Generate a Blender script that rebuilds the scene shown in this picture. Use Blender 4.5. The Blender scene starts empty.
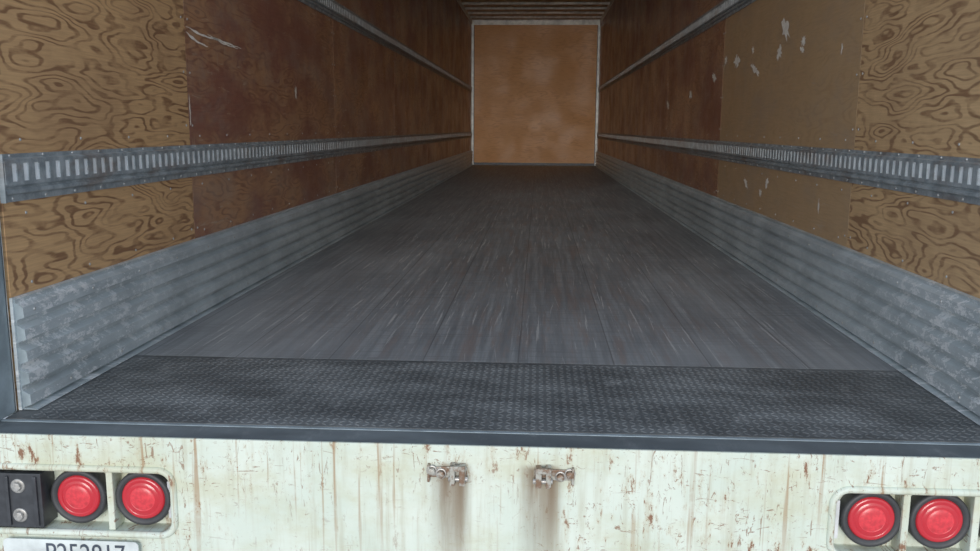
import bpy, bmesh, math, random
from mathutils import Vector, Matrix
random.seed(7)
C = bpy.context
sc = C.scene
COL = sc.collection

# ------------------------------------------------------------------ dimensions (metres)
HW = 1.26; LEN = 15.75; H = 2.84; Y0 = 0.17

# ------------------------------------------------------------------ node helpers
class NT:
    def __init__(s, name):
        s.m = bpy.data.materials.new(name); s.m.use_nodes = True
        s.t = s.m.node_tree; s.b = s.t.nodes['Principled BSDF']
        s.tc = s.t.nodes.new('ShaderNodeTexCoord').outputs['Object']
    def set(s, k, v):
        if isinstance(v, bpy.types.NodeSocket): s.t.links.new(v, s.b.inputs[k])
        else:
            if k in ('Base Color', 'Emission Color') and len(v) == 3: v = (*v, 1)
            s.b.inputs[k].default_value = v
    def _in(s, sock, v):
        if isinstance(v, bpy.types.NodeSocket): s.t.links.new(v, sock)
        else:
            try: sock.default_value = v
            except Exception: sock.default_value = (*v, 1)
    def math(s, op, a, b=0.0, c=0.0, clamp=False):
        n = s.t.nodes.new('ShaderNodeMath'); n.operation = op; n.use_clamp = clamp
        s._in(n.inputs[0], a); s._in(n.inputs[1], b); s._in(n.inputs[2], c)
        return n.outputs[0]
    def mapping(s, scale=(1,1,1), loc=(0,0,0), vec=None):
        n = s.t.nodes.new('ShaderNodeMapping')
        s._in(n.inputs['Vector'], vec or s.tc)
        n.inputs['Scale'].default_value = scale
        s._in(n.inputs['Location'], loc)
        return n.outputs[0]
    def noise(s, scale=(1,1,1), loc=(0,0,0), sc=1.0, detail=3, rough=0.5, dist=0.0, vec=None):
        n = s.t.nodes.new('ShaderNodeTexNoise')
        s._in(n.inputs['Vector'], s.mapping(scale, loc, vec))
        n.inputs['Scale'].default_value = sc; n.inputs['Detail'].default_value = detail
        n.inputs['Roughness'].default_value = rough; n.inputs['Distortion'].default_value = dist
        return n.outputs[0]
    def ramp(s, f, lo, hi, a=0.0, b=1.0):
        n = s.t.nodes.new('ShaderNodeMapRange')
        n.interpolation_type = 'SMOOTHSTEP'
        s._in(n.inputs[0], f); n.inputs[1].default_value = lo; n.inputs[2].default_value = hi
        n.inputs[3].default_value = a; n.inputs[4].default_value = b
        return n.outputs[0]
    def mix(s, f, a, b, mode='MIX'):
        n = s.t.nodes.new('ShaderNodeMix'); n.data_type = 'RGBA'; n.blend_type = mode
        s._in(n.inputs[0], f)
        for i, v in ((6, a), (7, b)):
            if isinstance(v, bpy.types.NodeSocket): s.t.links.new(v, n.inputs[i])
            else: n.inputs[i].default_value = (*v[:3], 1)
        return n.outputs[2]
    def sep(s):
        n = s.t.nodes.new('ShaderNodeSeparateXYZ'); s.t.links.new(s.tc, n.inputs[0]); return n.outputs
    def bump(s, h, strength=0.3, dist=0.01):
        n = s.t.nodes.new('ShaderNodeBump'); n.inputs['Strength'].default_value = strength
        n.inputs['Distance'].default_value = dist
        s._in(n.inputs['Height'], h); s.t.links.new(n.outputs[0], s.b.inputs['Normal'])

def simple(name, col, rough=0.5, metal=0.0, var=0.25, vs=8.0):
    m = NT(name)
    n = m.noise(sc=vs, detail=5, rough=0.6)
    m.set('Base Color', m.mix(m.ramp(n, 0.3, 0.7), [c*(1-var) for c in col], [min(1, c*(1+var)) for c in col]))
    m.set('Roughness', rough); m.set('Metallic', metal)
    return m.m

def plywood(name, light, dark, stain=None, stain_lo=0.35, stain_hi=0.6, freq=55.0, scratch=0.0, axis='y', rough=0.5, contrast=1.0, smin=0.35, smax=0.9, seed=0.0):
    m = NT(name)
    X, Y, Z = m.sep()
    run = Y if axis == 'y' else X
    if axis == 'y':
        pid = m.math('ADD', m.math('FLOOR', m.math('DIVIDE', m.math('ADD', run, 1.05), 2.44)), seed)
    else:
        pid = seed + 0.5
    wn = m.t.nodes.new('ShaderNodeTexWhiteNoise'); wn.noise_dimensions = '1D'
    m._in(wn.inputs['W'], pid)
    off = m.t.nodes.new('ShaderNodeVectorMath'); off.operation = 'SCALE'
    m.t.links.new(wn.outputs['Color'], off.inputs[0]); off.inputs['Scale'].default_value = 20.0
    # contour ("cathedral") grain: smooth elongated field, thin growth-ring lines
    s1 = (1.0, 2.4, 11.0) if axis == 'y' else (2.4, 1.0, 11.0)
    n1 = m.noise(s1, off.outputs[0], 1.0, 2.5, 0.40, 0.0)
    rings = m.math('SINE', m.math('MULTIPLY', n1, freq * 4))
    rings = m.ramp(rings, -0.1, 1.0)
    s2 = (1.0, 7.0, 170.0) if axis == 'y' else (7.0, 1.0, 170.0)
    fine = m.noise(s2, (0,0,0), 1.0, 3, 0.65)
    brk = m.noise((1,5,16) if axis=='y' else (5,1,16), (5,5,1), 1.0, 4, 0.65)
    blot = m.noise((1,1,1), off.outputs[0], 2.2, 5, 0.6)
    k = m.ramp(brk, 0.34, 0.62, 0.2, 0.85*contrast)
    f = m.math('ADD', m.math('MULTIPLY', rings, k), m.math('MULTIPLY', m.math('SUBTRACT', fine, 0.3), 0.95), clamp=True)
    c = m.mix(f, light, dark)
    c = m.mix(m.ramp(blot, 0.38, 0.72, 0.0, 0.35), c, [d*0.9 for d in dark])
    if stain:
        sn = m.noise((1, 0.8, 1.6), off.outputs[0], 1.7, 7, 0.68)
        sf = m.ramp(sn, stain_lo, stain_hi, smin, smax)
        sc2 = m.mix(fine, [x*0.65 for x in stain], [x*1.35 for x in stain])
        c = m.mix(sf, c, sc2)
    if scratch:
        sN = m.noise((1, 3.0, 22.0) if axis == 'y' else (3, 1, 22), (3, 1, 9), 1.6, 4, 0.7, 0.3)
        g = m.noise((1,1,1), (9, 2, 4), 1.1, 4, 0.6)
        sf = m.math('MULTIPLY', m.ramp(sN, 0.60, 0.70), m.ramp(g, 0.40, 0.58, 0, scratch))
        c = m.mix(sf, c, (0.50, 0.38, 0.27))
        sV = m.noise((1, 26.0, 2.5), (1, 5, 2), 1.0, 4, 0.7, 0.2)
        sf = m.math('MULTIPLY', m.ramp(sV, 0.62, 0.72), m.ramp(g, 0.40, 0.58, 0, scratch*0.8))
        c = m.mix(sf, c, (0.44, 0.32, 0.22))
        du = m.noise((1, 1.5, 3), (7, 7, 2), 2.0, 6, 0.7)
        c = m.mix(m.ramp(du, 0.42, 0.75, 0, scratch*0.7), c, (0.33, 0.26, 0.205))
    m.set('Base Color', c)
    m.set('Roughness', m.ramp(blot, 0.3, 0.7, rough-0.08, rough+0.12))
    m.bump(f, 0.12, 0.002)
    return m.m

M_raw = plywood('raw_plywood', (0.70, 0.41, 0.185), (0.25, 0.12, 0.055), freq=20)
M_raw2 = plywood('raw_plywood_far_side', (0.72, 0.46, 0.225), (0.27, 0.14, 0.068), freq=20, seed=31.0)
M_red = plywood('red_stained_plywood', (0.55, 0.29, 0.14), (0.26, 0.115, 0.062), stain=(0.235, 0.085, 0.060), stain_lo=0.42, stain_hi=0.60, freq=18, scratch=0.7, rough=0.36, smin=0.15, smax=0.88)
M_tan = plywood('tan_plywood', (0.60, 0.40, 0.205), (0.35, 0.20, 0.10), stain=(0.48, 0.30, 0.155), stain_lo=0.3, stain_hi=0.6, freq=16, scratch=0.6, rough=0.40, contrast=0.7)
M_front = plywood('front_wall_plywood', (0.76, 0.35, 0.11), (0.48, 0.19, 0.055), stain=(0.60, 0.26, 0.078), freq=10, axis='x', contrast=0.8, smin=0.2, smax=0.7)

def aluminium():
    m = NT('scuffed_aluminium')
    big = m.noise((1, 1.2, 1.2), (0,0,0), 3.0, 6, 0.65)
    st = m.noise((1, 3.0, 60), (2,0,0), 1.0, 4, 0.7)
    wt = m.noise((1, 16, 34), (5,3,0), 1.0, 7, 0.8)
    c = m.mix(m.ramp(big, 0.3, 0.7), (0.42, 0.48, 0.50), (0.64, 0.71, 0.73))
    c = m.mix(m.ramp(st, 0.45, 0.75, 0, 0.4), c, (0.32, 0.36, 0.37))
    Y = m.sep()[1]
    near_glint = m.ramp(Y, 0.2, 1.5, 1.0, 0.15)  # white scuffs boosted near the opening, painting bright sparkle into the colour
    c = m.mix(m.math('MULTIPLY', m.ramp(wt, 0.50, 0.58, 0, 0.9), near_glint), c, (0.98, 1.0, 1.0))
    m.set('Base Color', c); m.set('Metallic', 0.35)
    m.set('Roughness', m.ramp(big, 0.3, 0.7, 0.34, 0.5))
    m.bump(st, 0.12, 0.002)
    return m.m
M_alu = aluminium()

def galv(name='galvanised_steel', lo=(0.24, 0.28, 0.30), hi=(0.46, 0.51, 0.53), metal=0.35, dirt=0.55):
    m = NT(name)
    v = m.noise((1, 8, 8), (0,0,0), 2.5, 5, 0.65)
    c = m.mix(m.ramp(v, 0.32, 0.68), lo, hi)
    r = m.noise((1, 2, 5), (4,4,0), 1.8, 5, 0.7)
    c = m.mix(m.ramp(r, 0.50, 0.72, 0, dirt), c, (0.20, 0.12, 0.07))
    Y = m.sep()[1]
    deep_dim = m.ramp(Y, 1.5, 7.0, 0.0, 0.75)  # brown dust tone that also paints the dimming with depth into the metal
    c = m.mix(m.math('MULTIPLY', deep_dim, m.ramp(r, 0.30, 0.55, 0.5, 1.0)), c, (0.19, 0.13, 0.095))
    m.set('Base Color', c); m.set('Metallic', metal); m.set('Roughness', 0.48)
    return m.m
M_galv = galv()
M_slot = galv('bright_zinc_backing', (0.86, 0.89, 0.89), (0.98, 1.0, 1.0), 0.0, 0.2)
M_rivet = simple('rivet_zinc', (0.50, 0.50, 0.48), 0.35, 0.5, 0.1)
M_skin = simple('white_trailer_skin', (0.62, 0.64, 0.62), 0.4)
M_seam = simple('dark_seam', (0.03, 0.022, 0.018), 0.9)
M_black = simple('black_rubber', (0.030, 0.030, 0.032), 0.55, 0, 0.2, 30)
M_blacksteel = simple('black_painted_steel', (0.035, 0.037, 0.042), 0.45, 0.2, 0.3, 30)
M_corner = simple('white_corner_trim', (0.70, 0.70, 0.66), 0.4, 0.1)
M_scar = simple('bare_filler', (0.86, 0.79, 0.69), 0.75, 0, 0.12, 30)
M_post = simple('grey_painted_post', (0.27, 0.33, 0.36), 0.45, 0.2, 0.25, 12)
M_roof = simple('roof_sheet', (0.50, 0.36, 0.24), 0.6)
M_bow = simple('roof_bow_zinc', (0.72, 0.70, 0.62), 0.45, 0.1)
M_bolt = simple('worn_bolt_steel', (0.40, 0.38, 0.35), 0.4, 0.6, 0.4, 60)

def rusty_latch():
    m = NT('rusty_latch_steel')
    n = m.noise(sc=45, detail=5, rough=0.65)
    m.set('Base Color', m.mix(m.ramp(n, 0.40, 0.58), (0.38, 0.37, 0.32), (0.17, 0.095, 0.055)))
    m.set('Metallic', 0.3); m.set('Roughness', 0.5)
    return m.m
M_latch = rusty_latch()

def floor_mat():
    m = NT('worn_trailer_floorboards')
    X, Y, Z = m.sep()
    strip = m.math('FLOOR', m.math('DIVIDE', m.math('ADD', X, 5.0), 0.0305))
    seg = m.math('FLOOR', m.math('DIVIDE', m.math('ADD', Y, m.math('MULTIPLY', strip, 0.37)), 1.3))
    wn = m.t.nodes.new('ShaderNodeTexWhiteNoise'); wn.noise_dimensions = '1D'
    m.t.links.new(m.math('ADD', m.math('MULTIPLY', strip, 13.1), seg), wn.inputs['W'])
    st = m.noise((42, 1.4, 1), (0,0,0), 1.0, 5, 0.68)
    cross = m.noise((2.0, 40, 1), (3,0,0), 1.0, 4, 0.72)
    big = m.noise((1.2, 0.55, 1), (1,4,0), 1.4, 5, 0.6)
    c = m.mix(m.ramp(st, 0.32, 0.68), (0.150, 0.163, 0.172), (0.280, 0.298, 0.308))
    c = m.mix(m.math('MULTIPLY', wn.outputs['Value'], 0.55), c, (0.128, 0.135, 0.143))
    c = m.mix(m.ramp(cross, 0.46, 0.70, 0, 0.55), c, (0.115, 0.120, 0.128))
    c = m.mix(m.ramp(big, 0.4, 0.7, 0, 0.45), c, (0.335, 0.35, 0.36))
    red = m.noise((18, 1.3, 1), (11,2,0), 1.0, 6, 0.74)
    mid = m.ramp(m.math('ABSOLUTE', m.math('SUBTRACT', X, 0.15)), 0.15, 1.1, 1.0, 0.2)
    c = m.mix(m.math('MULTIPLY', m.ramp(red, 0.48, 0.64, 0, 0.50), mid), c, (0.225, 0.165, 0.142))
    for (rot, sx, sy, loc, lo) in ((0.0, 60, 1.2, 7, 0.60), (0.04, 55, 1.0, 19, 0.63), (-0.07, 48, 0.8, 31, 0.655), (0.35, 30, 0.8, 43, 0.69)):
        mp = m.t.nodes.new('ShaderNodeMapping'); m.t.links.new(m.tc, mp.inputs['Vector'])
        mp.inputs['Rotation'].default_value = (0, 0, rot)
        n = m.noise((sx, sy, 1), (loc,0,0), 1.0, 5, 0.7, 0.0, mp.outputs[0])
        c = m.mix(m.math('MULTIPLY', m.ramp(n, lo, lo+0.04, 0, 0.62), m.ramp(big, 0.30, 0.5, 0.45, 1)), c, (0.50, 0.505, 0.50))
    fr = m.math('FRACT', m.math('DIVIDE', m.math('ADD', X, 5.0), 0.305))
    j = m.math('LESS_THAN', m.math('ABSOLUTE', m.math('SUBTRACT', fr, 0.5)), 0.007)
    c = m.mix(m.math('MULTIPLY', j, 0.55), c, (0.05, 0.05, 0.053))
    m.set('Base Color', c)
    m.set('Roughness', m.ramp(big, 0.3, 0.7, 0.46, 0.60))
    m.bump(st, 0.15, 0.002)
    return m.m
M_floor = floor_mat()

def tread_mat(name, a, b):
    m = NT(name)
    n = m.noise((1.3, 3, 1), (0,0,0), 2.0, 6, 0.65)
    s = m.noise((14, 6, 1), (4,0,0), 1.0, 6, 0.75)
    c = m.mix(m.ramp(n, 0.38, 0.68), a, b)
    c = m.mix(m.ramp(s, 0.52, 0.75, 0, 0.40), c, (0.30, 0.31, 0.31))
    m.set('Base Color', c); m.set('Metallic', 0.0)
    m.set('Roughness', m.ramp(n, 0.3, 0.7, 0.55, 0.7))
    return m.m
M_tread = tread_mat('black_tread_plate', (0.055, 0.060, 0.062), (0.13, 0.138, 0.14))
M_lozenge = tread_mat('worn_tread_lozenge', (0.080, 0.086, 0.088), (0.185, 0.196, 0.198))
M_sill = tread_mat('dark_sill_steel', (0.075, 0.088, 0.094), (0.13, 0.15, 0.158))

def paint_mat():
    m = NT('rust_stained_white_paint')
    X, Y, Z = m.sep()
    base = m.noise((1,1,1), (0,0,0), 4.0, 5, 0.6)
    c = m.mix(m.ramp(base, 0.3, 0.7), (0.56, 0.63, 0.53), (0.67, 0.72, 0.62))
    g = m.noise((1.4, 1, 2.5), (4,0,0), 2.0, 6, 0.7)
    c = m.mix(m.ramp(g, 0.44, 0.70, 0, 0.6), c, (0.49, 0.47, 0.28))
    d = m.noise((26, 1, 2.2), (2,0,0), 1.0, 4, 0.65)
    c = m.mix(m.ramp(d, 0.48, 0.72, 0, 0.45), c, (0.38, 0.34, 0.21))
    zone = m.noise((1,1,1), (3,9,0), 2.0, 3, 0.5)
    zf = m.ramp(zone, 0.34, 0.52, 0.3, 1.0)
    r = m.noise((1.8, 1, 0.7), (8,3,0), 15.0, 7, 0.75)
    halo = m.math('MULTIPLY', m.ramp(r, 0.54, 0.64, 0, 0.5), zf)
    c = m.mix(halo, c, (0.44, 0.33, 0.18))
    chip = m.math('MULTIPLY', m.ramp(r, 0.605, 0.64), zf)
    c = m.mix(chip, c, (0.20, 0.09, 0.045))
    for (sx, sz, lo, ds) in ((5, 18, 1, 2.0), (20, 4, 5, 1.5), (9, 9, 17, 3.0)):
        scr = m.noise((sx, 1, sz), (lo,6,0), 2.6, 5, 0.75, ds)
        c = m.mix(m.math('MULTIPLY', m.ramp(scr, 0.62, 0.65, 0, 0.85), zf), c, (0.22, 0.11, 0.055))
    for (sx, loc, lo) in ((38, 2, 0.57), (95, 14, 0.61)):
        run = m.noise((sx, 1, 1.1), (loc,2,0), 1.0, 4, 0.62)
        zt = m.ramp(Z, -0.36, -0.02, 0.3, 1.0)
        c = m.mix(m.math('MULTIPLY', m.ramp(run, lo, lo+0.08, 0, 0.8), m.math('MULTIPLY', zt, m.ramp(g, 0.34, 0.5))), c, (0.32, 0.185, 0.085))
    for cx, ww in ((-0.12, 0.05), (-0.085, 0.035), (0.09, 0.05), (0.13, 0.035)):
        w = m.ramp(m.math('ABSOLUTE', m.math('SUBTRACT', X, cx)), 0.0, ww, 1.0, 0.0)
        zz = m.ramp(Z, -0.36, -0.07, 0.25, 1.0)
        below = m.ramp(Z, -0.055, -0.035, 1.0, 0.0)
        k = m.math('MULTIPLY', m.math('MULTIPLY', w, m.math('MULTIPLY', zz, below)), m.ramp(d, 0.3, 0.6, 0.6, 1.0))
        c = m.mix(k, c, (0.17, 0.115, 0.065))
    m.set('Base Color', c); m.set('Roughness', 0.5)
    m.bump(base, 0.1, 0.003)
    return m.m
M_paint = paint_mat()

def lens_mat():
    m = NT('red_lens')
    m.set('Base Color', (0.50, 0.014, 0.022)); m.set('Roughness', 0.22)
    m.set('Emission Color', (1.0, 0.03, 0.05)); m.set('Emission Strength', 0.02)
    m.set('Coat Weight', 0.3)
    return m.m
M_lens = lens_mat()
M_lens2 = simple('red_reflector_core', (0.66, 0.035, 0.045), 0.28, 0, 0.2, 90)
M_plate = simple('plate_white', (0.62, 0.66, 0.64), 0.35)
M_ink = simple('plate_ink', (0.04, 0.05, 0.07), 0.4)
M_tape_r = simple('red_reflective_tape', (0.55, 0.06, 0.06), 0.3)
M_tape_w = simple('white_reflective_tape', (0.62, 0.62, 0.62), 0.3)
def ground_mat():
    m = NT('yard_concrete')
    n = m.noise(sc=0.8, detail=8, rough=0.65); f = m.noise(sc=40, detail=4, rough=0.7)
    c = m.mix(m.ramp(n, 0.3, 0.7), (0.36, 0.36, 0.35), (0.50, 0.50, 0.48))
    m.set('Base Color', m.mix(m.ramp(f, 0.3, 0.7, 0, 0.3), c, (0.25, 0.25, 0.25))); m.set('Roughness', 0.9)
    return m.m
M_ground = ground_mat()

# ------------------------------------------------------------------ mesh builder
class MB:
    def __init__(s): s.v=[]; s.f=[]; s.mi=[]; s.mats=[]; s.smooth=[]
    def mat(s, m):
        if m not in s.mats: s.mats.append(m)
        return s.mats.index(m)
    def box(s, a, b, m):
        i=len(s.v); k=s.mat(m)
        x0,y0,z0=[min(p,q) for p,q in zip(a,b)]; x1,y1,z1=[max(p,q) for p,q in zip(a,b)]
        s.v += [(x0,y0,z0),(x1,y0,z0),(x1,y1,z0),(x0,y1,z0),(x0,y0,z1),(x1,y0,z1),(x1,y1,z1),(x0,y1,z1)]
        for q in ((0,3,2,1),(4,5,6,7),(0,1,5,4),(1,2,6,5),(2,3,7,6),(3,0,4,7)):
            s.f.append([i+t for t in q]); s.mi.append(k); s.smooth.append(False)
    def face(s, pts, m, smooth=False):
        i=len(s.v); s.v += [tuple(p) for p in pts]
        s.f.append(list(range(i,i+len(pts)))); s.mi.append(s.mat(m)); s.smooth.append(smooth)
    def prof(s, pts, y0, y1, m, smooth=False):
        for (xa,za),(xb,zb) in zip(pts[:-1], pts[1:]):
            s.face([(xa,y0,za),(xb,y0,zb),(xb,y1,zb),(xa,y1,za)], m, smooth)
    def lathe(s, origin, axis, prof, m, seg=32, smooth=True):
        o=Vector(origin); a=Vector(axis).normalized()
        u=a.orthogonal().normalized(); w=a.cross(u)
        k=s.mat(m); i0=len(s.v)
        for r,h in prof:
            for j in range(seg):
                t=2*math.pi*j/seg
                s.v.append(tuple(o+a*h+(u*math.cos(t)+w*math.sin(t))*r))
        for p in range(len(prof)-1):
            for j in range(seg):
                j2=(j+1)%seg
                s.f.append([i0+p*seg+j,i0+p*seg+j2,i0+(p+1)*seg+j2,i0+(p+1)*seg+j]); s.mi.append(k); s.smooth.append(smooth)
    def rivet(s, p, axis, r=0.006, h=0.003, m=None, seg=8):
        s.lathe(p, axis, [(r,0),(r*0.8,h*0.7),(0.0001,h)], m or M_rivet, seg)
    def build(s, name, parent=None, bevel=0):
        me=bpy.data.meshes.new(name); me.from_pydata(s.v,[],s.f)
        for m in s.mats: me.materials.append(m)
        me.polygons.foreach_set('material_index', s.mi)
        me.polygons.foreach_set('use_smooth', s.smooth)
        me.update()
        ob=bpy.data.objects.new(name, me); COL.objects.link(ob)
        if parent: ob.parent=parent
        if bevel:
            b=ob.modifiers.new('bevel','BEVEL'); b.width=bevel; b.segments=2; b.limit_method='ANGLE'
        return ob

# ------------------------------------------------------------------ side walls
seams=[Y0,1.39,3.83,6.27,8.71,11.15,13.59,LEN]
def wall(side, name, mats):
    mb=MB(); s=side
    for i,(a,b) in enumerate(zip(seams[:-1],seams[1:])):
        mb.box((s*HW,a+0.002,0.0),(s*(HW+0.014),b-0.002,H-0.002),mats[i])
    mb.box((s*(HW+0.014),Y0,0.0),(s*(HW+0.02),LEN,H-0.002),M_seam)
    mb.box((s*(HW+0.02),Y0,-0.12),(s*(HW+0.035),LEN+0.03,H+0.0),M_skin)
    ax=(-s,0,0)
    for yb in seams[1:5]:
        z=0.34
        while z<H:
            if not(0.53<z<0.68 or 1.40<z<1.56):
                for dy in (-0.03,0.03): mb.rivet((s*HW,yb+dy,z),ax,0.005,0.0025)
            z+=0.2
    y=Y0+0.1
    while y<9:
        for z in (0.325,0.51,0.70): mb.rivet((s*HW,y,z),ax,0.0045,0.0025)
        y+=0.305
    return mb
wl=wall(-1,'wall_left',[M_raw]+[M_red]*6)
wr=wall( 1,'wall_right',[M_raw2,M_tan]+[M_red]*5)
def scar(mb, side, y, z, ry, rz, seed, rot=0, depth=0.0015):
    rnd=random.Random(seed); pts=[]; n=22
    for i in range(n):
        t=2*math.pi*i/n; r=rnd.uniform(0.35,1.15)
        a=math.cos(t)*ry*r; b=math.sin(t)*rz*r
        pts.append((side*(HW-depth), y+a*math.cos(rot)-b*math.sin(rot), z+a*math.sin(rot)+b*math.cos(rot)))
    c=(side*(HW-depth), y, z)
    for i in range(n): mb.face([c,pts[i],pts[(i+1)%n]], M_scar)
def streak(mb, side, pts, w, seed):
    rnd=random.Random(seed); x=side*(HW-0.0015)
    fine=[]
    for (a,b) in zip(pts[:-1],pts[1:]):
        for k in range(6):
            t=k/6; fine.append((a[0]+(b[0]-a[0])*t, a[1]+(b[1]-a[1])*t+rnd.uniform(-0.002,0.002)))
    fine.append(pts[-1]); n=len(fine)
    ws=[w*rnd.uniform(0.5,1.2)*min(1,0.2+4*min(i,n-1-i)/n) for i in range(n)]
    for i in range(n-1):
        mb.face([(x,fine[i][0],fine[i][1]-ws[i]),(x,fine[i+1][0],fine[i+1][1]-ws[i+1]),(x,fine[i+1][0],fine[i+1][1]+ws[i+1]),(x,fine[i][0],fine[i][1]+ws[i])],M_scar)
streak(wl,-1,[(1.40,1.112),(1.55,1.095),(1.75,1.095),(2.02,1.083)],0.0050,1)
streak(wl,-1,[(1.40,1.09),(1.50,1.065),(1.62,1.055)],0.005,2)
streak(wl,-1,[(1.62,1.105),(1.80,1.085),(1.98,1.078)],0.003,3)
scar(wl,-1,1.40,0.80,0.008,0.06,4); scar(wl,-1,2.9,0.92,0.02,0.04,5)
for i,(y,z,a,b,r) in enumerate([(2.42,1.21,0.09,0.045,0.5),(2.50,1.11,0.055,0.04,0),(2.12,1.13,0.04,0.025,0),(2.12,1.09,0.04,0.017,0.2),
      (2.98,1.06,0.11,0.022,0.3),(3.05,1.17,0.03,0.022,0),(3.45,1.14,0.09,0.04,0),(3.75,1.17,0.045,0.028,0),(4.1,1.08,0.10,0.034,0.4),
      (3.05,0.44,0.06,0.025,0.4),(2.6,0.47,0.035,0.03,0),(2.72,0.41,0.035,0.025,0),(1.6,1.05,0.01,0.025,0),(1.75,0.42,0.01,0.035,0),(5.0,1.0,0.07,0.035,0),(6.2,0.95,0.09,0.035,0.3)]):
    scar(wr,1,y,z,a,b,20+i,r)
wl.build('wall_left'); wr.build('wall_right')

# ------------------------------------------------------------------ scuff liner (corrugated)
def scuff(side,name):
    s=side; mb=MB(); n=5; h=0.291/n; o=HW-0.0005
    ya=Y0-0.0; yb=LEN-0.055
    pts=[(s*(o-0.001),0.300),(s*(o-0.014),0.297)]
    for i in range(n):
        zt=0.295-i*h
        pts += [(s*(o-0.010),zt),(s*(o-0.010),zt-h*0.16),(s*(o-0.030),zt-h*0.34),(s*(o-0.032),zt-h*0.80),(s*(o-0.012),zt-h*0.92)]
    pts += [(s*(o-0.012),0.006),(s*(o-0.045),0.004),(s*(o-0.047),0.002)]
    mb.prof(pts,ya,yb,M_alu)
    for (xa,za),(xb,zb) in zip(pts[:-1],pts[1:]):
        mb.face([(xa,ya,za),(xb,ya,zb),(s*o,ya,zb),(s*o,ya,za)],M_post)
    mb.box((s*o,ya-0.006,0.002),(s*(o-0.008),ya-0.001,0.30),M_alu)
    y=ya+0.05
    while y<8:
        mb.rivet((s*(o-0.031),y,0.262),(-s,0,0),0.005,0.003)
        mb.rivet((s*(o-0.031),y+0.15,0.03),(-s,0,0),0.005,0.003); y+=0.305
    mb.build(name)
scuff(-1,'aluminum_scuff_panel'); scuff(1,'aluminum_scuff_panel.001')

# ------------------------------------------------------------------ E-track rails with slots
def track(side,z0,name):
    s=side; mb=MB(); X=lambda d: s*(HW-0.0005-d)
    zt=z0+0.122
    ya,yb=Y0,LEN-0.055
    sl0,sl1=z0+0.046,z0+0.104
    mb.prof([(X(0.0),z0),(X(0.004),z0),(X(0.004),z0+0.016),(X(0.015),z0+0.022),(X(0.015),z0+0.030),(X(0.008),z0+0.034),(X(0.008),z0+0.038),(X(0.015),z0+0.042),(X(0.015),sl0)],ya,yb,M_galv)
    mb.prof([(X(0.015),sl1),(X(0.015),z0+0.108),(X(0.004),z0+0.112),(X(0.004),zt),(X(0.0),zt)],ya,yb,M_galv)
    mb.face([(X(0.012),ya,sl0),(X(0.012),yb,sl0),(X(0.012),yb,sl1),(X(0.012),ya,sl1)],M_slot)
    p=0.0508; w=0.021; y=ya
    while y+p<yb:
        y1=y+p-w
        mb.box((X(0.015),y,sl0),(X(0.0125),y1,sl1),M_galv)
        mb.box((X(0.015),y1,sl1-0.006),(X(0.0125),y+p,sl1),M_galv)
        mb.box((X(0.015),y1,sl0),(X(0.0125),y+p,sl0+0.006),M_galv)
        y+=p
    mb.box((X(0.015),y,sl0),(X(0.0125),yb,sl1),M_galv)
    y=ya+0.04
    while y<9:
        mb.rivet((X(0.004),y,z0+0.008),(-s,0,0),0.005,0.003); mb.rivet((X(0.004),y,z0+0.117),(-s,0,0),0.004,0.003); y+=0.152
    mb.box((X(0.0),ya-0.006,z0),(X(0.014),ya,zt),M_galv)
    mb.build(name)
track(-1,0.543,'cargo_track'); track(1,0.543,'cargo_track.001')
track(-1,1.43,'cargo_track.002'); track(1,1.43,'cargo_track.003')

# ------------------------------------------------------------------ floor
mb=MB(); mb.box((-HW-0.014,0.74,-0.035),(HW+0.014,LEN,0.0),M_floor); mb.build('floor')
mb=MB()
mb.box((-HW+0.0005,0.105,-0.035),(HW-0.0005,0.738,0.0),M_tread)
p=0.021
nx=int(2*(HW-0.05)/p); ny=int(0.62/p)
for i in range(nx):
    for j in range(ny):
        cx=-(nx*p)/2+(i+0.5)*p; cy=0.110+(j+0.5)*p
        a=math.radians(45 if (i+j)%2 else -45)
        ca,sa=math.cos(a),math.sin(a); L=0.0108; W=0.0036; hh=0.0014
        def P(u,v,z): return (cx+u*ca-v*sa, cy+u*sa+v*ca, z)
        b=[P(-L,0,0.0),P(-L*0.3,-W,0.0),P(L*0.3,-W,0.0),P(L,0,0.0),P(L*0.3,W,0.0),P(-L*0.3,W,0.0)]
        t=[P(-L*0.5,0,hh),P(L*0.5,0,hh)]
        for f in ((b[0],b[1],t[0]),(b[1],b[2],t[1],t[0]),(b[2],b[3],t[1]),(b[3],b[4],t[1]),(b[4],b[5],t[0],t[1]),(b[5],b[0],t[0])):
            mb.face(f,M_lozenge)
mb.build('diamond_plate_threshold')

# ------------------------------------------------------------------ front wall (far end) + trims
mb=MB()
mb.box((-HW+0.05,LEN-0.002,0.05),(HW-0.05,LEN+0.014,H-0.1),M_front)
mb.box((-HW-0.014,LEN+0.014,-0.035),(HW+0.014,LEN+0.03,H+0.0),M_skin)
for s in (-1,1):
    mb.box((s*HW,LEN-0.025,0),(s*(HW-0.04),LEN+0.01,H-0.1),M_corner)
    mb.box((s*(HW-0.04),LEN-0.01,0),(s*(HW-0.052),LEN+0.01,H-0.1),M_blacksteel)
mb.box((-HW+0.05,LEN-0.008,0.0),(HW-0.05,LEN+0.01,0.05),M_blacksteel)
mb.box((-HW,LEN-0.03,H-0.1),(HW,LEN+0.01,H),M_bow)
mb.build('wall_front')

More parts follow.
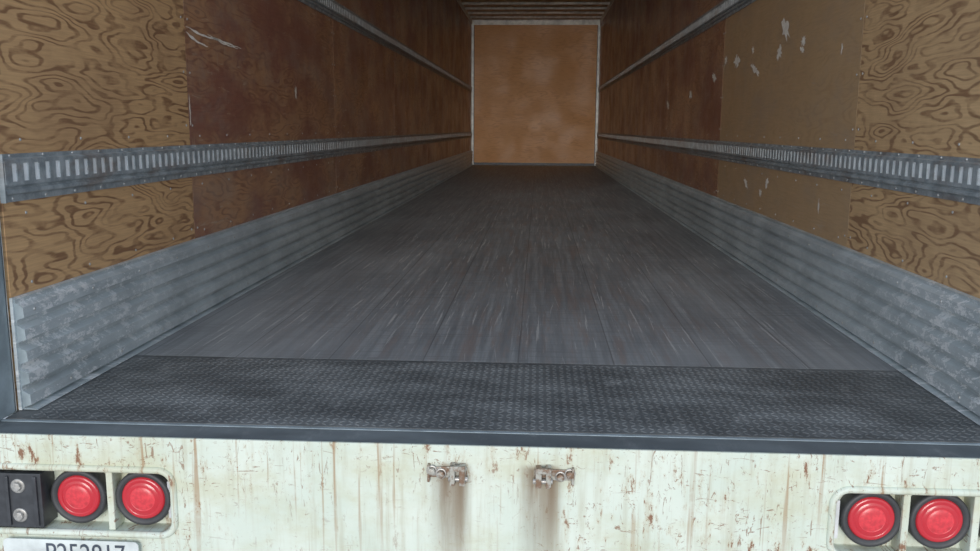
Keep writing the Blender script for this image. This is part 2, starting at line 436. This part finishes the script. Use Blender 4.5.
# ------------------------------------------------------------------ ceiling with roof bows
mb=MB()
mb.box((-HW-0.035,Y0-0.05,H+0.002),(HW+0.035,LEN+0.03,H+0.03),M_roof)
y=0.6
while y<LEN-0.1:
    prof=[(-0.055,H+0.001),(-0.035,H-0.03),(0.035,H-0.03),(0.055,H+0.001)]
    for (a,za),(b,zb) in zip(prof[:-1],prof[1:]):
        mb.face([(-HW,y+a,za),(HW,y+a,za),(HW,y+b,zb),(-HW,y+b,zb)],M_bow)
    y+=0.61
for s in (-1,1):
    mb.box((s*(HW-0.001),Y0,H-0.09),(s*(HW-0.012),LEN-0.03,H),M_bow)
mb.build('ceiling')

# ------------------------------------------------------------------ rear door frame
mb=MB()
for s in (-1,1):
    mb.box((s*(HW+0.001),0.03,0.0),(s*(HW+0.085),Y0-0.012,H+0.03),M_post)
    mb.box((s*(HW+0.001),0.148,0.0),(s*(HW+0.010),Y0-0.010,H),M_corner)
    mb.box((s*(HW+0.022),0.012,0.0),(s*(HW+0.034),0.03,H),M_corner)
    for z in (0.1,0.9,1.7,2.5):
        mb.box((s*(HW+0.04),0.0,z-0.06),(s*(HW+0.10),0.03,z+0.06),M_post)
        mb.lathe((s*(HW+0.095),-0.006,z-0.07),(0,0,1),[(0.0001,0),(0.014,0),(0.014,0.14),(0.0001,0.14)],M_bolt,16)
mb.box((-HW-0.085,0.03,H),(HW+0.085,Y0-0.05,H+0.16),M_paint)
mb.build('rear_door_frame',bevel=0.003)

# ------------------------------------------------------------------ rear sill / bumper with light pockets
def rrect(x0,x1,z0,z1,r,n=8):
    pts=[]
    for cx,cz,a0 in ((x1-r,z1-r,0),(x0+r,z1-r,90),(x0+r,z0+r,180),(x1-r,z0+r,270)):
        for i in range(n+1):
            a=math.radians(a0+90*i/n); pts.append((cx+r*math.cos(a),cz+r*math.sin(a)))
    return pts
mb=MB(); mb.box((-1.345,-0.012,-0.36),(1.345,0.10,-0.012),M_paint)
sill=mb.build('rear_bumper')
XA,XB,ZA,ZB=0.785,1.30,-0.240,-0.085
for s in (-1,1):
    loop=rrect(min(s*XA,s*XB),max(s*XA,s*XB),ZA,ZB,0.032)
    bm=bmesh.new()
    f=bm.faces.new([bm.verts.new((x,-0.05,z)) for x,z in loop])
    ex=bmesh.ops.extrude_face_region(bm,geom=[f])
    bmesh.ops.translate(bm,vec=(0,0.09,0),verts=[v for v in ex['geom'] if isinstance(v,bmesh.types.BMVert)])
    bmesh.ops.recalc_face_normals(bm,faces=bm.faces)
    me=bpy.data.meshes.new('cut'); bm.to_mesh(me); bm.free()
    cut=bpy.data.objects.new('cut',me); COL.objects.link(cut)
    md=sill.modifiers.new('b','BOOLEAN'); md.object=cut; md.operation='DIFFERENCE'; md.solver='EXACT'
    C.view_layer.objects.active=sill
    bpy.ops.object.modifier_apply(modifier='b')
    bpy.data.objects.remove(cut)
bv=sill.modifiers.new('bevel','BEVEL'); bv.width=0.003; bv.segments=2; bv.limit_method='ANGLE'; bv.angle_limit=math.radians(50)
def tube(path, r, m, name, parent, closed=True):
    cu=bpy.data.curves.new(name,'CURVE'); cu.dimensions='3D'; cu.bevel_depth=r; cu.bevel_resolution=3
    sp=cu.splines.new('POLY'); sp.points.add(len(path)-1)
    for i,p in enumerate(path): sp.points[i].co=(*p,1)
    sp.use_cyclic_u=closed
    ob=bpy.data.objects.new(name,cu); COL.objects.link(ob); cu.materials.append(m); ob.parent=parent
    return ob
for k,s in enumerate((-1,1)):
    loop=rrect(min(s*XA,s*XB)-0.006,max(s*XA,s*XB)+0.006,ZA-0.006,ZB+0.006,0.038)
    tube([(x,-0.013,z) for x,z in loop],0.0085,M_paint,'pocket_lip_%d'%(k+1),sill)
mb=MB()
for s in (-1,1):
    for x in (0.949,1.108) if s>0 else (0.9400,):
        mb.box((s*x-0.008,-0.008,ZA+0.001),(s*x+0.008,0.041,ZB-0.001),M_paint)
    mb.box((s*0.797-0.006,0.005,ZA+0.03),(s*0.797+0.006,0.041,ZB-0.03),M_tape_w)
mb.build('pocket_dividers',sill,0.002)
mb=MB(); mb.box((-1.345,-0.004,-0.0125),(1.345,0.103,-0.003),M_sill)
mb.box((-1.345,0.090,-0.003),(1.345,0.103,-0.001),M_post)
mb.build('sill_plate',sill,0.001)
mb=MB(); mb.box((-1.345,-0.012,-0.016),(1.345,-0.0045,0.002),M_paint)
mb.build('front_lip',sill,0.001)
mb=MB(); x=-0.70; c=0
while x<0.7:
    w=0.28 if c%2==0 else 0.18
    mb.box((x,-0.0135,-0.335),(x+w,-0.012,-0.285),M_tape_r if c%2==0 else M_tape_w); x+=w; c+=1
mb.build('reflective_tape',sill)

# ------------------------------------------------------------------ tail lights
def tail_light(x,z,name):
    mb=MB(); o=(0,0,0); ax=(0,-1,0)
    mb.lathe(o,ax,[(0.070,-0.031),(0.070,0.0),(0.069,0.005),(0.065,0.008),(0.059,0.007),(0.0535,0.001)],M_black,48)
    mb.lathe(o,ax,[(0.0535,0.001),(0.052,0.004),(0.050,0.0055),(0.043,0.0065),(0.042,0.0055),(0.040,0.0068),(0.031,0.0075)],M_lens,48)
    mb.lathe(o,ax,[(0.031,0.0075),(0.030,0.0066),(0.028,0.0078),(0.015,0.0086),(0.0001,0.0090)],M_lens2,48)
    ob=mb.build(name); ob.location=(x,0.008,z)
tail_light(-1.026,-0.160,'tail_light'); tail_light(-0.864,-0.160,'tail_light.001')
tail_light(0.877,-0.158,'tail_light.002'); tail_light(1.032,-0.158,'tail_light.003'); tail_light(1.19,-0.158,'tail_light.004')

mb=MB()
mb.box((-1.292,-0.022,-0.232),(-1.103,0.039,-0.094),M_blacksteel)
mb.box((-1.190,-0.028,-0.226),(-1.182,-0.021,-0.10),M_blacksteel)
mb.box((-1.122,-0.028,-0.226),(-1.112,-0.021,-0.10),M_blacksteel)
for zz in (-0.125,-0.20):
    mb.lathe((-1.160,-0.022,zz),(0,-1,0),[(0.018,0),(0.018,0.003),(0.011,0.003)],M_bolt,24)
    mb.lathe((-1.160,-0.025,zz),(0,-1,0),[(0.012,0),(0.012,0.008),(0.0001,0.009)],M_bolt,6,False)
mb.build('bolted_bracket',bevel=0.002)

# ------------------------------------------------------------------ door latch keepers
def keeper(x,d,name):
    mb=MB(); z=-0.062; y=-0.012
    mb.box((x-0.047,y-0.006,z-0.013),(x+0.047,y,z+0.013),M_latch)
    mb.box((x+d*0.008,y-0.026,z-0.026),(x+d*0.020,y,z+0.024),M_latch)
    mb.box((x+d*0.030,y-0.030,z-0.024),(x+d*0.044,y,z+0.022),M_latch)
    mb.box((x+d*0.008,y-0.032,z+0.012),(x+d*0.044,y-0.020,z+0.024),M_latch)
    mb.lathe((x+d*0.004,y-0.016,z-0.012),(d,0,0),[(0.0001,0),(0.006,0),(0.006,0.046),(0.0001,0.046)],M_bolt,12)
    for dx,dz in ((-0.036,0.004),(-0.014,-0.003)):
        mb.lathe((x+d*dx,y-0.006,z+dz),(0,-1,0),[(0.013,0),(0.013,0.003),(0.010,0.003)],M_bolt,18)
        mb.lathe((x+d*dx,y-0.009,z+dz),(0,-1,0),[(0.0095,0),(0.0095,0.009),(0.0001,0.010)],M_latch,6,False)
    mb.box((x-d*0.046,y-0.016,z-0.022),(x-d*0.040,y,z+0.020),M_latch)
    mb.build(name,bevel=0.0015)
keeper(-0.116,1,'door_latch_keeper'); keeper(0.136,-1,'door_latch_keeper.001')

# ------------------------------------------------------------------ licence plate
mb=MB(); loop=rrect(-1.205,-0.867,-0.420,-0.258,0.012)
mb.face([(x,-0.030,z) for x,z in loop],M_plate)
mb.face([(x,-0.028,z) for x,z in loop][::-1],M_plate)
n=len(loop)
for i in range(n):
    a,b=loop[i],loop[(i+1)%n]
    mb.face([(a[0],-0.030,a[1]),(a[0],-0.028,a[1]),(b[0],-0.028,b[1]),(b[0],-0.030,b[1])],M_plate)
mb.box((-1.15,-0.028,-0.355),(-0.90,-0.012,-0.33),M_blacksteel)
plate=mb.build('license_plate')
cu=bpy.data.curves.new('plate_number','FONT'); cu.body='P252817'; cu.size=0.072; cu.align_x='CENTER'; cu.extrude=0.0004
cu.materials.append(M_ink)
t=bpy.data.objects.new('plate_number',cu); COL.objects.link(t); t.parent=plate
t.rotation_euler=(math.radians(90),0,0); t.location=(-1.0,-0.0308,-0.316); t.scale=(0.80,1,1)

# ------------------------------------------------------------------ undercarriage and ground
mb=MB()
for s in (-1,1):
    mb.box((s*0.45,0.12,-0.30),(s*0.55,LEN,-0.13),M_blacksteel)
    for yy in (2.0,3.3):
        for xx in (0.80,1.10):
            mb.lathe((s*xx-0.13,yy,-0.70),(1,0,0),[(0.28,0.02),(0.46,0.0),(0.50,0.04),(0.50,0.22),(0.46,0.26),(0.28,0.24)],M_black,36)
            mb.lathe((s*xx-0.10,yy,-0.70),(1,0,0),[(0.0001,0.05),(0.15,0.05),(0.20,0.12),(0.28,0.01),(0.28,0.2),(0.2,0.15),(0.0001,0.15)],M_corner,30)
    mb.box((s*0.45,1.6,-0.5),(s*0.55,3.7,-0.3),M_blacksteel)
for yy in (2.0,3.3): mb.lathe((-1.1,yy,-0.70),(1,0,0),[(0.06,0),(0.06,2.2)],M_blacksteel,16)
for yy in range(0,26): mb.box((-1.25,0.2+yy*0.6,-0.13),(1.25,0.27+yy*0.6,-0.036),M_blacksteel)
for s in (-1,1): mb.box((s*0.48,12.5,-1.2),(s*0.6,12.65,-0.13),M_blacksteel)
mb.build('trailer_undercarriage')
mb=MB(); mb.face([(-40,-40,-1.2),(40,-40,-1.2),(40,40,-1.2),(-40,40,-1.2)],M_ground); mb.build('ground')

# ------------------------------------------------------------------ light
w=bpy.data.worlds.new('sky'); sc.world=w; w.use_nodes=True; nt=w.node_tree
bg=nt.nodes['Background']
tc=nt.nodes.new('ShaderNodeTexCoord'); sp=nt.nodes.new('ShaderNodeSeparateXYZ'); nt.links.new(tc.outputs['Generated'],sp.inputs[0])
cr=nt.nodes.new('ShaderNodeValToRGB'); nt.links.new(sp.outputs[2],cr.inputs[0])
cr.color_ramp.elements[0].position=0.0; cr.color_ramp.elements[0].color=(0.95,1.0,1.05,1)
cr.color_ramp.elements[1].position=0.7; cr.color_ramp.elements[1].color=(0.50,0.68,0.95,1)
nt.links.new(cr.outputs[0],bg.inputs[0]); bg.inputs[1].default_value=1.12
sl=bpy.data.lights.new('sun','SUN'); sl.energy=2.25; sl.angle=math.radians(26); sl.color=(1.0,0.96,0.90)
so=bpy.data.objects.new('sun',sl); COL.objects.link(so)
d=Vector((0.03,1.0,-math.tan(math.radians(8)))); so.rotation_euler=d.to_track_quat('-Z','Y').to_euler(); so.location=(0,-10,6)

# ------------------------------------------------------------------ camera
cam=bpy.data.cameras.new('camera'); cam.sensor_width=36; cam.lens=870/980*36; cam.clip_end=200
co=bpy.data.objects.new('camera',cam); COL.objects.link(co)
R=Matrix.Rotation(math.radians(3.1),4,'Z')@Matrix.Rotation(math.radians(90-9.62),4,'X')@Matrix.Rotation(math.radians(0.35),4,'Z')
co.matrix_world=Matrix.Translation((0.087,-1.95,0.737))@R
sc.camera=co
sc.view_settings.view_transform='Standard'; sc.view_settings.look='None'; sc.view_settings.exposure=0.0; sc.view_settings.gamma=1.15
